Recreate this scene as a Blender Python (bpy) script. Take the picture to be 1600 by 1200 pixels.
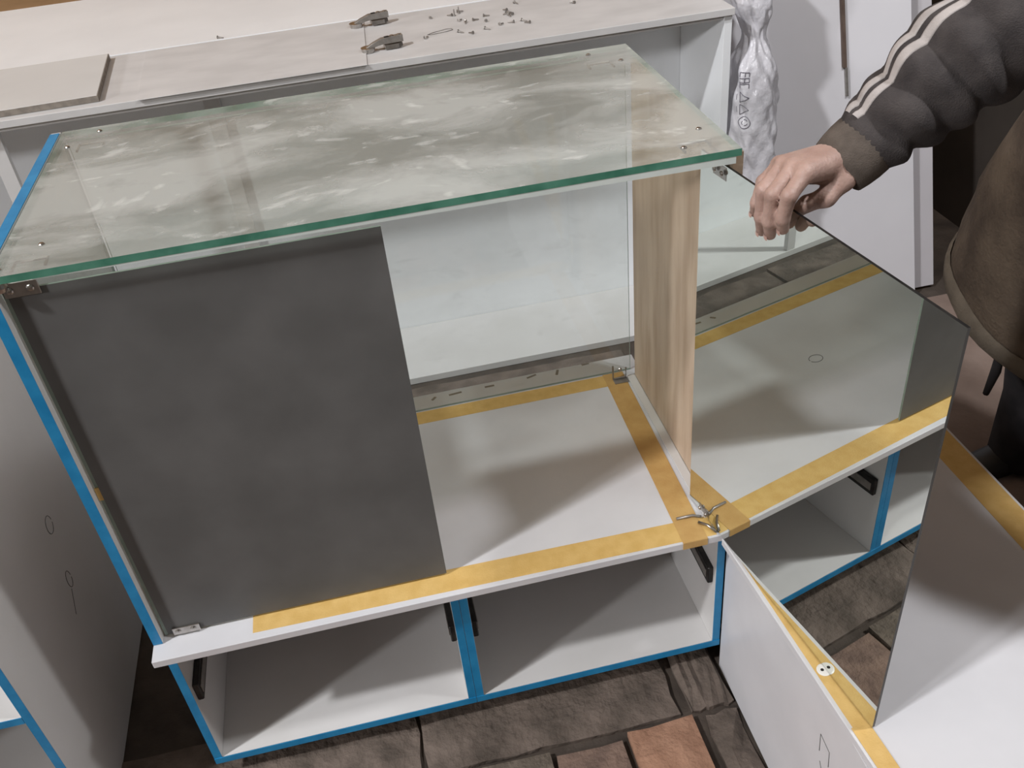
import bpy, bmesh, math, random
import numpy as np
from mathutils import Vector, Matrix

for o in list(bpy.data.objects):
    bpy.data.objects.remove(o)
S = bpy.context.scene
COL = S.collection
random.seed(4)
Z0 = 0.42                      # workshop floor sits this far below the counter board

# ------------------------------------------------------------------ camera
cam = bpy.data.cameras.new('camera')
cam.sensor_width = 36.0
cam.lens = 1455.88 / 1600 * 36.0
cam.clip_start = 0.02
co = bpy.data.objects.new('camera', cam)
COL.objects.link(co)
RX = Vector((0.97418506, -0.20764898, -0.08857411))
RY = Vector((-0.19336646, -0.56504575, -0.80208024))
RZ = Vector((0.11650272, 0.79850185, -0.59061148))
m = Matrix.Identity(4)
for i in range(3):
    m[i][0], m[i][1], m[i][2] = RX[i], -RY[i], -RZ[i]
m.translation = Vector((0.503, -1.158, 1.2573 + Z0))
co.matrix_world = m
S.camera = co

# ------------------------------------------------------------------ world, exposure
w = bpy.data.worlds.new('world')
S.world = w
w.use_nodes = True
w.node_tree.nodes['Background'].inputs[0].default_value = (0.75, 0.85, 1.0, 1)
w.node_tree.nodes['Background'].inputs[1].default_value = 1.0
S.view_settings.view_transform = 'Standard'
S.view_settings.look = 'None'
S.view_settings.gamma = 1
S.view_settings.use_curve_mapping = False
S.view_settings.exposure = 0.0

# lights the workshop has: a high hall lamp and a window on the left, a hanging lamp on the right
LAMP_A = (-5.2, -2.35, 7.2)
LAMP_C = (2.2, -0.62, 2.95)
WIN_C = (-8.1, -4.2, 3.4)
P_A, P_C, P_W = 540.0, 50.0, 330.0


def area(name, loc, size, size_y, power, color, rot):
    l = bpy.data.lights.new(name, 'AREA')
    l.shape = 'RECTANGLE'
    l.size, l.size_y = size, size_y
    l.energy = power
    l.color = color
    o = bpy.data.objects.new(name, l)
    COL.objects.link(o)
    o.location = (loc[0], loc[1], loc[2] + Z0)
    o.rotation_euler = rot
    return o


def facing(loc, to=(0.5, 0.4, 0.0)):
    return (Vector(to) - Vector(loc)).to_track_quat('-Z', 'Y').to_euler()


area('hall_lamp_light', LAMP_A, 0.42, 0.42, P_A, (0.97, 0.98, 1.0), facing(LAMP_A))
area('hanging_lamp_light', (LAMP_C[0], LAMP_C[1], LAMP_C[2] - 0.06), 0.22, 0.22, P_C, (0.97, 0.98, 1.0), (0, 0, 0))
area('window_daylight', WIN_C, 0.5, 0.5, P_W, (0.98, 0.98, 1.0), facing(WIN_C))

# ------------------------------------------------------------------ materials


def srgb(r, g, b):
    def f(c):
        c /= 255.0
        return c / 12.92 if c <= 0.04045 else ((c + 0.055) / 1.055) ** 2.4
    return (f(r), f(g), f(b), 1)


def N(nt, t, **kw):
    n = nt.nodes.new(t)
    for k, v in kw.items():
        if k.startswith('i_'):
            n.inputs[k[2:].replace('_', ' ')].default_value = v
        else:
            setattr(n, k, v)
    return n


def mat(name, c1, c2=None, rough=0.5, scale=8.0, stretch=(1, 1, 1), detail=4, bump=0.0, bscale=None,
        metallic=0.0, spec=0.5, lo=0.35, hi=0.65):
    mt = bpy.data.materials.new(name)
    mt.use_nodes = True
    nt = mt.node_tree
    b = nt.nodes['Principled BSDF']
    b.inputs['Roughness'].default_value = rough
    b.inputs['Metallic'].default_value = metallic
    b.inputs['Specular IOR Level'].default_value = spec
    b.inputs['Base Color'].default_value = c1
    tc = N(nt, 'ShaderNodeTexCoord')
    mp = N(nt, 'ShaderNodeMapping')
    mp.inputs['Scale'].default_value = stretch
    # world-like coordinates: position from the geometry node keeps the grain continuous
    ge = N(nt, 'ShaderNodeNewGeometry')
    nt.links.new(ge.outputs['Position'], mp.inputs['Vector'])
    if c2 is not None:
        no = N(nt, 'ShaderNodeTexNoise')
        no.inputs['Scale'].default_value = scale
        no.inputs['Detail'].default_value = detail
        nt.links.new(mp.outputs[0], no.inputs['Vector'])
        cr = N(nt, 'ShaderNodeValToRGB')
        cr.color_ramp.elements[0].position = lo
        cr.color_ramp.elements[1].position = hi
        cr.color_ramp.elements[0].color = c1
        cr.color_ramp.elements[1].color = c2
        nt.links.new(no.outputs[0], cr.inputs[0])
        nt.links.new(cr.outputs[0], b.inputs['Base Color'])
    if bump:
        nb = N(nt, 'ShaderNodeTexNoise')
        nb.inputs['Scale'].default_value = bscale or scale * 6
        nb.inputs['Detail'].default_value = 6
        nt.links.new(mp.outputs[0], nb.inputs['Vector'])
        bp = N(nt, 'ShaderNodeBump')
        bp.inputs['Strength'].default_value = bump
        bp.inputs['Distance'].default_value = 0.01
        nt.links.new(nb.outputs[0], bp.inputs['Height'])
        nt.links.new(bp.outputs[0], b.inputs['Normal'])
    return mt


M = {}
M['white'] = mat('white_laminate', srgb(208, 206, 204), srgb(214, 212, 211), rough=0.32, scale=5)
M['white_film'] = mat('white_laminate_under_film', srgb(207, 206, 209), srgb(213, 212, 215), rough=0.35, scale=9)
M['white_lit'] = mat('white_laminate_lit_copy', srgb(238, 240, 242), srgb(243, 245, 247), rough=0.35, scale=5)  # lighter copy of the white laminate, standing in for light at the back
M['dusty'] = mat('dusty_laminate', srgb(198, 196, 195), srgb(210, 208, 207), rough=0.6, scale=7, stretch=(1, 2, 1), detail=8)
M['offcut'] = mat('grey_offcut', srgb(206, 205, 203), srgb(212, 211, 209), rough=0.5, scale=4)
M['edge_grey'] = mat('raw_board_edge', srgb(120, 112, 104), srgb(140, 132, 122), rough=0.8, scale=60)
M['blue'] = mat('blue_edge_film', srgb(24, 124, 176), srgb(38, 138, 190), rough=0.35, scale=30, stretch=(1, 1, 1))
M['tape'] = mat('masking_tape', srgb(206, 168, 98), srgb(216, 180, 112), rough=0.6, scale=40, bump=0.1, bscale=300)
M['tape2'] = mat('masking_tape_lapped', srgb(190, 150, 90), srgb(198, 160, 100), rough=0.6, scale=40, bump=0.1, bscale=300)
M['wood'] = mat('beige_wood_laminate', srgb(174, 150, 127), srgb(196, 175, 153), rough=0.5, scale=9, stretch=(1, 3.5, 0.5), detail=5)
M['door_back'] = mat('grey_mirror_backing', srgb(92, 91, 90), srgb(104, 103, 102), rough=0.5, scale=7, detail=8, spec=0.2)
M['black_metal'] = mat('black_runner', srgb(42, 40, 40), srgb(60, 58, 56), rough=0.4, scale=40, metallic=0.6)
M['steel'] = mat('zinc_steel', srgb(170, 165, 160), srgb(190, 186, 182), rough=0.28, scale=60, metallic=1.0)
M['steel_dark'] = mat('dull_steel', srgb(140, 135, 130), srgb(160, 155, 150), rough=0.4, scale=60, metallic=0.6)
M['film'] = mat('pale_light_band', srgb(206, 214, 210), srgb(214, 221, 217), rough=0.4, scale=20)  # pale colour of the painted light band under the glass top
M['plastic'] = mat('white_plastic', srgb(226, 224, 220), rough=0.35)
M['pencil'] = mat('pencil_line', srgb(92, 90, 88), rough=0.7)
M['ink'] = mat('printed_ink', srgb(112, 108, 118), rough=0.6)
M['ground'] = mat('dark_packed_floor', srgb(58, 50, 44), srgb(82, 72, 64), rough=0.9, scale=9, detail=10, bump=0.5, bscale=40)
M['slab'] = mat('rough_grey_brown_slab', srgb(82, 72, 64), srgb(112, 99, 90), rough=0.9, scale=14, detail=10, bump=0.8, bscale=50)
M['slab_warm'] = mat('dusty_brown_slab', srgb(124, 106, 96), srgb(140, 122, 112), rough=0.9, scale=6, detail=8, bump=0.3, bscale=50)
M['wall_wood'] = mat('brown_wall', srgb(150, 116, 78), srgb(170, 134, 96), rough=0.7, scale=3, stretch=(1, 1, 6))
M['wall'] = mat('grey_plaster', srgb(186, 181, 172), srgb(194, 189, 180), rough=0.9, scale=3, bump=0.1)
M['wall_dark'] = mat('dark_wall', srgb(52, 46, 42), srgb(64, 57, 52), rough=0.9, scale=4)
M['ceiling'] = mat('ceiling_paint', srgb(214, 210, 202), srgb(220, 216, 208), rough=0.9, scale=2)
M['sheet'] = mat('white_sheet', srgb(220, 218, 222), srgb(226, 224, 228), rough=0.4, scale=3)
M['sheet_grey'] = mat('pale_grey_sheet', srgb(200, 196, 200), srgb(206, 202, 206), rough=0.45, scale=3)
M['batten'] = mat('dark_brown_batten', srgb(84, 68, 60), srgb(100, 84, 74), rough=0.6, scale=20, stretch=(4, 4, .5))
M['sleeve'] = mat('dark_grey_fleece', srgb(58, 54, 54), srgb(74, 69, 68), rough=0.95, scale=30, detail=8, bump=0.3, bscale=500, spec=0.2)
M['cuff'] = mat('grey_brown_rib', srgb(84, 76, 70), srgb(98, 89, 82), rough=0.95, scale=60, bump=0.3, bscale=600, spec=0.2)
M['stripe'] = mat('pale_stripe', srgb(160, 153, 150), srgb(176, 169, 166), rough=0.9, scale=40, bump=0.2, bscale=500, spec=0.2)
M['vest'] = mat('brown_suede', srgb(74, 64, 56), srgb(100, 88, 76), rough=0.95, scale=10, detail=8, bump=0.4, bscale=120, spec=0.15)
M['vest_band'] = mat('brown_suede_hem', srgb(96, 88, 78), srgb(108, 99, 88), rough=0.95, scale=30, bump=0.3, bscale=200, spec=0.15)
M['trouser'] = mat('black_cloth', srgb(40, 38, 40), srgb(52, 49, 50), rough=0.95, scale=20, spec=0.2)
M['boot'] = mat('black_leather', srgb(30, 28, 28), rough=0.5)
M['hair'] = mat('dark_hair', srgb(40, 34, 30), srgb(58, 50, 44), rough=0.8, scale=60)
M['lamp_body'] = mat('lamp_housing', srgb(210, 210, 208), rough=0.4)


def brick_mats():
    out = []
    for i, (a, b) in enumerate([((112, 92, 82), (138, 114, 100)), ((150, 112, 90), (172, 132, 108)),
                                ((96, 86, 76), (122, 110, 98)), ((128, 98, 84), (150, 118, 102))]):
        out.append(mat('brick_clay', srgb(*a), srgb(*b), rough=0.9, scale=22, detail=8, bump=0.5, bscale=90))
    return out


BRICKS = brick_mats()


def skin_mat():
    mt = mat('skin', srgb(160, 131, 120), srgb(177, 148, 137), rough=0.5, scale=40, detail=6, bump=0.15, bscale=260)
    b = mt.node_tree.nodes['Principled BSDF']
    b.inputs['Subsurface Weight'].default_value = 0.12
    b.inputs['Subsurface Radius'].default_value = (0.01, 0.004, 0.002)
    return mt


M['skin'] = skin_mat()
M['nail'] = mat('nail', srgb(206, 168, 156), rough=0.3)


def mirror_mat():
    mt = bpy.data.materials.new('mirror_silvering')
    mt.use_nodes = True
    b = mt.node_tree.nodes['Principled BSDF']
    b.inputs['Metallic'].default_value = 1
    b.inputs['Roughness'].default_value = 0.0
    b.inputs['Base Color'].default_value = (0.80, 0.83, 0.80, 1)
    return mt


M['mirror'] = mirror_mat()


def glass_mat(name, tint, dust=None):
    """Clear pane: Fresnel mix of a tinted see-through surface and a mirror-like gloss;
    dust is a smeared film of whitish dirt."""
    mt = bpy.data.materials.new(name)
    mt.use_nodes = True
    nt = mt.node_tree
    nt.nodes.clear()
    out = N(nt, 'ShaderNodeOutputMaterial')
    tr = N(nt, 'ShaderNodeBsdfTransparent')
    tr.inputs[0].default_value = tint
    gl = N(nt, 'ShaderNodeBsdfGlossy')
    gl.inputs['Roughness'].default_value = 0.02
    fr = N(nt, 'ShaderNodeFresnel')
    gb = N(nt, 'ShaderNodeNewGeometry')      # a thin pane reflects alike from either side
    io = N(nt, 'ShaderNodeMapRange')
    io.inputs[3].default_value = 1.45
    io.inputs[4].default_value = 1 / 1.45
    nt.links.new(gb.outputs['Backfacing'], io.inputs[0])
    nt.links.new(io.outputs[0], fr.inputs['IOR'])
    mx = N(nt, 'ShaderNodeMixShader')
    nt.links.new(fr.outputs[0], mx.inputs[0])
    nt.links.new(tr.outputs[0], mx.inputs[1])
    nt.links.new(gl.outputs[0], mx.inputs[2])
    last = mx
    if dust:
        ge = N(nt, 'ShaderNodeNewGeometry')
        mp = N(nt, 'ShaderNodeMapping')
        mp.inputs['Scale'].default_value = dust['stretch']
        mp.inputs['Rotation'].default_value = (0, 0, dust.get('rot', 0))
        nt.links.new(ge.outputs['Position'], mp.inputs['Vector'])
        wn = N(nt, 'ShaderNodeTexNoise')
        wn.inputs['Scale'].default_value = 3.0
        nt.links.new(mp.outputs[0], wn.inputs['Vector'])
        ad = N(nt, 'ShaderNodeVectorMath', operation='MULTIPLY_ADD')
        ad.inputs[1].default_value = (0.25, 0.25, 0.25)
        nt.links.new(wn.outputs['Color'], ad.inputs[0])
        nt.links.new(mp.outputs[0], ad.inputs[2])
        n1 = N(nt, 'ShaderNodeTexNoise')
        n1.inputs['Scale'].default_value = dust['scale']
        n1.inputs['Detail'].default_value = 9
        n1.inputs['Roughness'].default_value = 0.6
        nt.links.new(ad.outputs[0], n1.inputs['Vector'])
        mr = N(nt, 'ShaderNodeMapRange')
        mr.inputs[1].default_value = 0.42
        mr.inputs[2].default_value = 0.60
        mr.inputs[3].default_value = dust['lo']
        mr.inputs[4].default_value = dust['hi']
        nt.links.new(n1.outputs[0], mr.inputs[0])
        n2 = N(nt, 'ShaderNodeTexNoise')          # thin bright smears
        n2.inputs['Scale'].default_value = dust['scale'] * 6
        n2.inputs['Detail'].default_value = 5
        nt.links.new(ad.outputs[0], n2.inputs['Vector'])
        mr2 = N(nt, 'ShaderNodeMapRange')
        mr2.inputs[1].default_value = 0.60
        mr2.inputs[2].default_value = 0.72
        mr2.inputs[3].default_value = 0.0
        mr2.inputs[4].default_value = dust['smear']
        nt.links.new(n2.outputs[0], mr2.inputs[0])
        sm = N(nt, 'ShaderNodeMath', operation='ADD')
        sm.use_clamp = True
        nt.links.new(mr.outputs[0], sm.inputs[0])
        nt.links.new(mr2.outputs[0], sm.inputs[1])
        df = N(nt, 'ShaderNodeBsdfDiffuse')
        df.inputs[0].default_value = dust['color']
        mx2 = N(nt, 'ShaderNodeMixShader')
        nt.links.new(sm.outputs[0], mx2.inputs[0])
        nt.links.new(mx.outputs[0], mx2.inputs[1])
        nt.links.new(df.outputs[0], mx2.inputs[2])
        last = mx2
    nt.links.new(last.outputs[0], out.inputs[0])
    return mt


M['glass_top'] = glass_mat('dusty_glass_top', (0.90, 0.95, 0.915, 1),
                           dict(stretch=(1.0, 1.7, 1), rot=0.12, scale=3.0, lo=0.13, hi=0.46, smear=0.28, color=srgb(214, 214, 210)))
M['glass'] = glass_mat('clear_glass', (0.955, 0.975, 0.96, 1),
                       dict(stretch=(1.0, 1.0, 2.0), scale=3.0, lo=0.0, hi=0.07, smear=0.05, color=srgb(210, 208, 204)))
M['glass_clean'] = glass_mat('clean_glass_face', (0.97, 0.985, 0.975, 1))
M['glass_edge'] = mat('green_glass_edge', srgb(62, 116, 96), srgb(88, 142, 122), rough=0.25, scale=25)
M['glass_edge_pale'] = mat('pale_glass_edge', srgb(130, 146, 136), srgb(146, 160, 150), rough=0.3, scale=25)


def bag_mat():
    mt = mat('white_polythene', srgb(192, 190, 195), srgb(210, 208, 213), rough=0.25, scale=10, bump=0.6, bscale=34)
    b = mt.node_tree.nodes['Principled BSDF']
    b.inputs['Transmission Weight'].default_value = 0.0
    b.inputs['Subsurface Weight'].default_value = 0.15
    b.inputs['Subsurface Radius'].default_value = (0.01, 0.01, 0.01)
    return mt


M['bag'] = bag_mat()


def emit_mat(name, col, s):
    mt = bpy.data.materials.new(name)
    mt.use_nodes = True
    b = mt.node_tree.nodes['Principled BSDF']
    b.inputs['Base Color'].default_value = (0.9, 0.9, 0.9, 1)
    b.inputs['Emission Color'].default_value = col
    b.inputs['Emission Strength'].default_value = s
    return mt


M['tube'] = emit_mat('lit_diffuser', (1, 0.97, 0.94, 1), 2.0)

# ------------------------------------------------------------------ object helpers
WL = {}            # world location of every object made here


def link(name, me, loc, parent=None):
    o = bpy.data.objects.new(name, me)
    COL.objects.link(o)
    loc = Vector(loc)
    WL[o.name] = loc
    if parent is not None:
        o.parent = parent
        o.location = loc - WL[parent.name]
    else:
        o.location = loc
    return o


def thing(name, loc, label, cat, group=None, kind=None):
    o = bpy.data.objects.new(name, None)
    o.empty_display_size = 0.05
    COL.objects.link(o)
    o.location = (loc[0], loc[1], loc[2] + Z0)
    WL[o.name] = Vector(o.location)
    return tag(o, label, cat, group, kind)


def tag(o, label=None, cat=None, group=None, kind=None):
    if label:
        o['label'] = label
    if cat:
        o['category'] = cat
    if group:
        o['group'] = group
    if kind:
        o['kind'] = kind
    return o


def mesh(name, verts, faces, mt, parent=None, smooth=False, bev=0.0, mats=None, fm=None):
    """verts in scene metres with the counter board at z = 0"""
    v = np.array(verts, dtype=float)
    v[:, 2] += Z0
    lo, hi = v.min(0), v.max(0)
    c = (lo + hi) / 2
    c[2] = lo[2]
    v -= c
    me = bpy.data.meshes.new(name)
    me.from_pydata([tuple(p) for p in v], [], faces)
    if bev or smooth is False:
        bm = bmesh.new()
        bm.from_mesh(me)
        if bev:
            bmesh.ops.recalc_face_normals(bm, faces=bm.faces)
            bmesh.ops.bevel(bm, geom=list(bm.edges), offset=bev, segments=1, affect='EDGES', profile=0.5)
        else:
            bmesh.ops.recalc_face_normals(bm, faces=bm.faces)
        bm.to_mesh(me)
        bm.free()
    for t in (mats or [mt]):
        me.materials.append(t)
    if fm is not None:
        for p in me.polygons:
            p.material_index = fm(p)
    if smooth:
        for p in me.polygons:
            p.use_smooth = True
    me.update()
    return link(name, me, c, parent)


BF = [(0, 3, 2, 1), (4, 5, 6, 7), (0, 1, 5, 4), (1, 2, 6, 5), (2, 3, 7, 6), (3, 0, 4, 7)]


def box(name, x, y, z, mt, parent=None, bev=0.0006, mats=None, fm=None):
    v = [(x[0], y[0], z[0]), (x[1], y[0], z[0]), (x[1], y[1], z[0]), (x[0], y[1], z[0]),
         (x[0], y[0], z[1]), (x[1], y[0], z[1]), (x[1], y[1], z[1]), (x[0], y[1], z[1])]
    return mesh(name, v, BF, mt, parent, bev=bev, mats=mats, fm=fm)


def prism(name, poly, z0, z1, mt, parent=None, bev=0.0):
    n = len(poly)
    v = [(p[0], p[1], z0) for p in poly] + [(p[0], p[1], z1) for p in poly]
    f = [tuple(reversed(range(n))), tuple(range(n, 2 * n))]
    f += [(i, (i + 1) % n, n + (i + 1) % n, n + i) for i in range(n)]
    return mesh(name, v, f, mt, parent, bev=bev)


def slab(name, a, b, c_up, mt, parent=None, th=0.004, **kw):
    """a box given by three corner vectors: origin a, edge vectors b and c_up, thickness along their normal"""
    a, b, c = Vector(a), Vector(b), Vector(c_up)
    n = b.cross(c).normalized() * th
    v = [a, a + b, a + b + n, a + n, a + c, a + b + c, a + b + c + n, a + c + n]
    return mesh(name, [tuple(p) for p in v], BF, mt, parent, **kw)


def tube_mesh(pts, r, seg=8, closed=False, caps=True):
    pts = [Vector(p) for p in pts]
    n = len(pts)
    verts, faces = [], []
    up = Vector((0.3, 0.2, 1)).normalized()
    for i, p in enumerate(pts):
        if closed:
            t = (pts[(i + 1) % n] - pts[i - 1]).normalized()
        else:
            t = (pts[min(i + 1, n - 1)] - pts[max(i - 1, 0)]).normalized()
        a = t.cross(up)
        if a.length < 1e-3:
            a = t.cross(Vector((1, 0, 0)))
        a.normalize()
        b = t.cross(a)
        rr = r[i] if isinstance(r, (list, tuple)) else r
        for k in range(seg):
            an = 2 * math.pi * k / seg
            verts.append(tuple(p + a * math.cos(an) * rr + b * math.sin(an) * rr))
    m_ = n if closed else n - 1
    for i in range(m_):
        for k in range(seg):
            j = (i + 1) % n
            faces.append((i * seg + k, i * seg + (k + 1) % seg, j * seg + (k + 1) % seg, j * seg + k))
    if caps and not closed:
        faces.append(tuple(reversed(range(seg))))
        faces.append(tuple(range((n - 1) * seg, n * seg)))
    return verts, faces


def tube(name, pts, r, mt, parent=None, seg=8, closed=False, smooth=True):
    v, f = tube_mesh(pts, r, seg, closed)
    return mesh(name, v, f, mt, parent, smooth=smooth)


def lathe(name, base, axis, prof, mt, parent=None, seg=16, smooth=True):
    """prof = [(height along axis, radius)...]"""
    base, axis = Vector(base), Vector(axis).normalized()
    a = axis.cross(Vector((0.2, 0.9, 0.1))).normalized()
    b = axis.cross(a)
    v, f = [], []
    for h, r in prof:
        for k in range(seg):
            an = 2 * math.pi * k / seg
            v.append(tuple(base + axis * h + a * (math.cos(an) * r) + b * (math.sin(an) * r)))
    for i in range(len(prof) - 1):
        for k in range(seg):
            f.append((i * seg + k, i * seg + (k + 1) % seg, (i + 1) * seg + (k + 1) % seg, (i + 1) * seg + k))
    f.append(tuple(reversed(range(seg))))
    f.append(tuple(range((len(prof) - 1) * seg, len(prof) * seg)))
    return mesh(name, v, f, mt, parent, smooth=False)


# ------------------------------------------------------------------ setting
FZ = -0.42


def struct(o, label, cat=None):
    o['kind'] = 'structure'
    o['label'] = label
    return o


HX, HY, HZ = -8.3, -8.0, 7.9
floor = struct(box('floor', (HX, 2.7), (HY, 2.7), (FZ - 0.1, FZ - 0.018), M['ground'], bev=0), 'dark rough workshop floor of packed dirt, slabs and bricks')
struct(box('wall_back', (HX, 2.7), (2.6, 2.7), (FZ - 0.1, HZ), M['wall_wood'], bev=0), 'brown wall behind the white worktop')
struct(box('wall_right', (2.6, 2.7), (HY, 2.6), (FZ - 0.1, HZ), M['wall_dark'], bev=0), 'dark wall behind the standing person')
struct(box('wall_front', (HX, 2.7), (HY - .1, HY), (FZ - 0.1, HZ), M['wall'], bev=0), 'grey plaster wall of the workshop')
struct(box('ceiling', (HX, 2.7), (HY, 2.7), (HZ, HZ + .1), M['ceiling'], bev=0), 'pale workshop ceiling')
# left wall with a window opening
wl = thing('wall_left', (HX, 0, FZ), 'grey plaster wall with a small window', None, kind='structure')
wy0, wy1, wz0, wz1 = WIN_C[1] - 0.3, WIN_C[1] + 0.3, WIN_C[2] - 0.3, WIN_C[2] + 0.3
for yy, zz in (((HY, wy0), (FZ - .1, HZ)), ((wy1, 2.6), (FZ - .1, HZ)), ((wy0, wy1), (FZ - .1, wz0)), ((wy0, wy1), (wz1, HZ))):
    box('wall_panel', (HX - .1, HX), yy, zz, M['wall'], wl, bev=0)
win = thing('window_1', (HX, WIN_C[1], wz0), 'small white framed workshop window', None, kind='structure')
for yy, zz in (((wy0, wy1), (wz0, wz0 + .04)), ((wy0, wy1), (wz1 - .04, wz1)), ((wy0, wy0 + .04), (wz0 + .04, wz1 - .04)), ((wy1 - .04, wy1), (wz0 + .04, wz1 - .04))):
    box('frame_bar', (HX - .07, HX - .02), yy, zz, M['plastic'], win)

# floor pieces: rough slabs along the counter and rows of bricks in front of them


def rough_piece(name, x, y, top, mt, parent, amp=0.004, nx=5, ny=4, edge=0.008):
    v, f = [], []
    for j in range(ny + 1):
        for i in range(nx + 1):
            px = x[0] + (x[1] - x[0]) * i / nx
            py = y[0] + (y[1] - y[0]) * j / ny
            on = i in (0, nx) or j in (0, ny)
            v.append((px + random.uniform(-1, 1) * (edge * .5 if on else 0), py + random.uniform(-1, 1) * (edge * .5 if on else 0),
                      top - (edge if on else 0) + random.uniform(-amp, amp)))
    nv = len(v)
    for j in range(ny):
        for i in range(nx):
            a = j * (nx + 1) + i
            f.append((a, a + 1, a + nx + 2, a + nx + 1))
    ring = [i for i in range(nx + 1)] + [(j * (nx + 1) + nx) for j in range(1, ny + 1)] + \
           [ny * (nx + 1) + i for i in range(nx - 1, -1, -1)] + [j * (nx + 1) for j in range(ny - 1, 0, -1)]
    for k in ring:
        v.append((v[k][0], v[k][1], FZ - 0.03))
    n = len(ring)
    for k in range(n):
        a, b = ring[k], ring[(k + 1) % n]
        f.append((b, a, nv + k, nv + (k + 1) % n))
    return mesh(name, v, f, mt, parent)


for x in ((-0.98, -0.32), (-0.31, 0.40), (0.41, 0.925), (0.95, 1.04)):
    rough_piece('slab', x, (-0.097, 0.10), FZ + 0.0, M['slab'], floor, amp=0.003, nx=9)
for x in ((-0.9, -0.2), (-0.19, 0.5), (0.51, 1.2)):
    rough_piece('slab', x, (0.62, 0.86), FZ + 0.0, M['slab'], floor, amp=0.003, nx=9)
    rough_piece('slab', x, (0.87, 1.19), FZ + 0.0, M['slab'], floor, amp=0.003, nx=9)
for r in range(4):
    y1 = -0.112 - r * 0.262
    for c in range(12):
        x1 = 0.948 - c * 0.149 - (0.0 if r % 2 == 0 else 0.07)
        mt = BRICKS[(c * 7 + r * 5 + 1) % 4] if not (r == 0 and c == 0) else BRICKS[1]
        if r == 0 and c == 1:
            mt = BRICKS[0]
        if r == 0 and c == 2:
            mt = BRICKS[2]
        rough_piece('brick', (x1 - 0.138, x1), (y1 - 0.25, y1 - 0.012 * (c % 2)), FZ + 0.004 + random.uniform(-.004, .004), mt, floor, amp=0.0025, nx=3, ny=4)
for r, y1 in enumerate((-0.11, -0.40, -0.70)):
    rough_piece('slab', (0.972, 1.04), (y1 - 0.27, y1), FZ - 0.004, M['slab'], floor, amp=0.004, nx=3, ny=6)


rough_piece('slab', (1.60, 2.5), (-.45, 1.14), FZ + 0.0, M['slab_warm'], floor, amp=0.002, nx=16, ny=20)

# lamp fittings (their light is the area lamps at the top of the script)
t = thing('hall_lamp', LAMP_A, 'big square flood lamp hanging high on the left of the hall', 'lamp')
fq = facing(LAMP_A).to_matrix()


def lamp_part(name, hx, z0, z1, mt):
    v = []
    for z in (z0, z1):
        for (a_, b_) in ((-hx, -hx), (hx, -hx), (hx, hx), (-hx, hx)):
            v.append(tuple(Vector(LAMP_A) + fq @ Vector((a_, b_, z))))
    return mesh(name, v, BF, mt, t)


lamp_part('housing', .27, .03, .16, M['lamp_body'])
lamp_part('diffuser', .25, .012, .03, M['tube'])
tube('cord', [(LAMP_A[0], LAMP_A[1], LAMP_A[2] + .1), (LAMP_A[0], LAMP_A[1], HZ)], .01, M['black_metal'], t)
L = LAMP_C
t = thing('hanging_lamp', (L[0], L[1], L[2] - .05), 'square lamp hanging on a cord above the person', 'lamp')
box('housing', (L[0] - .16, L[0] + .16), (L[1] - .16, L[1] + .16), (L[2] - .02, L[2] + .05), M['lamp_body'], t, bev=.004)
box('diffuser', (L[0] - .14, L[0] + .14), (L[1] - .14, L[1] + .14), (L[2] - .045, L[2] - .02), M['tube'], t, bev=.004)
tube('cord', [(L[0], L[1], L[2] + .05), (L[0], L[1], HZ)], .006, M['black_metal'], t)

# ------------------------------------------------------------------ base cabinets under the counter board
T = 0.016


def film_front(parent, x, y, z, mt='blue'):
    return box('edge_film', x, y, z, M[mt], parent, bev=0)


def base_cabinet(x0, x1, label, light_runner):
    t = thing('base_cabinet', ((x0 + x1) / 2, 0.0, FZ), label, 'cabinet', 'open base cabinets under the counter board')
    zb, zt = -0.365, -0.017
    for k, xs in enumerate(((x0, x0 + T), (x1 - T, x1))):
        p = box('side_panel', xs, (0.0, 0.5), (zb, zt), M['white'], t)
        film_front(p, (xs[0] + .0004, xs[1] - .0004), (-0.0012, 0.0002), (zb, zt))
        xi = (xs[1], xs[1] + .011) if k == 0 else (xs[0] - .011, xs[0])
        rn = box('drawer_runner', xi, (0.012, 0.46), (-0.185, -0.141), M['black_metal'], p, bev=.002)
        xo = (xi[1], xi[1] + .002) if k == 0 else (xi[0] - .002, xi[0])
        box('runner_rail', xo, (0.02, 0.45), (-0.173, -0.153), M['steel_dark'], rn, bev=.0005)
    p = box('bottom_panel', (x0 + T, x1 - T), (0.0, 0.5), (zb, zb + T), M['white'], t)
    film_front(p, (x0 + .0004, x1 - .0004), (-0.0026, -0.0013), (zb, zb + T))
    box('back_panel', (x0 + T, x1 - T), (0.494, 0.5), (zb + T, zt), M['white'], t)
    for fx in (x0 + .06, x1 - .06):
        for fy in (0.14, 0.42):
            box('foot', (fx - .03, fx + .03), (fy - .03, fy + .03), (FZ - .012, zb), M['batten'], t)
    return t


base_cabinet(0.008, 0.530, 'left white base cabinet with blue filmed front edges below the grey door', True)
base_cabinet(0.530, 1.046, 'right white base cabinet with blue filmed front edges beside the hinged mirror', False)

# ------------------------------------------------------------------ counter board with tape
cb = thing('counter_board', (0.52, 0.27, -T), 'long white board on the base cabinets, bordered with ochre masking tape', 'board')
box('board', (0.0, 1.043), (-0.0375, 0.566), (-T, 0.0), M['white_film'], cb, bev=0.0012)
TH = 0.0006


def strip(name, poly, parent, mt='tape', z=0.0, th=TH):
    return prism(name, poly, z, z + th, M[mt], parent)


strip('tape_strip', [(.171, -.022), (1.012, -.0335), (1.012, .016), (.171, .030)], cb)
strip('tape_strip', [(.03, .462), (1.0, .462), (1.0, .503), (.03, .506)], cb)
strip('tape_strip', [(.946, -.0375), (.993, -.0375), (1.002, .506), (.955, .506)], cb, 'tape2', z=TH, th=.0005)
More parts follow.
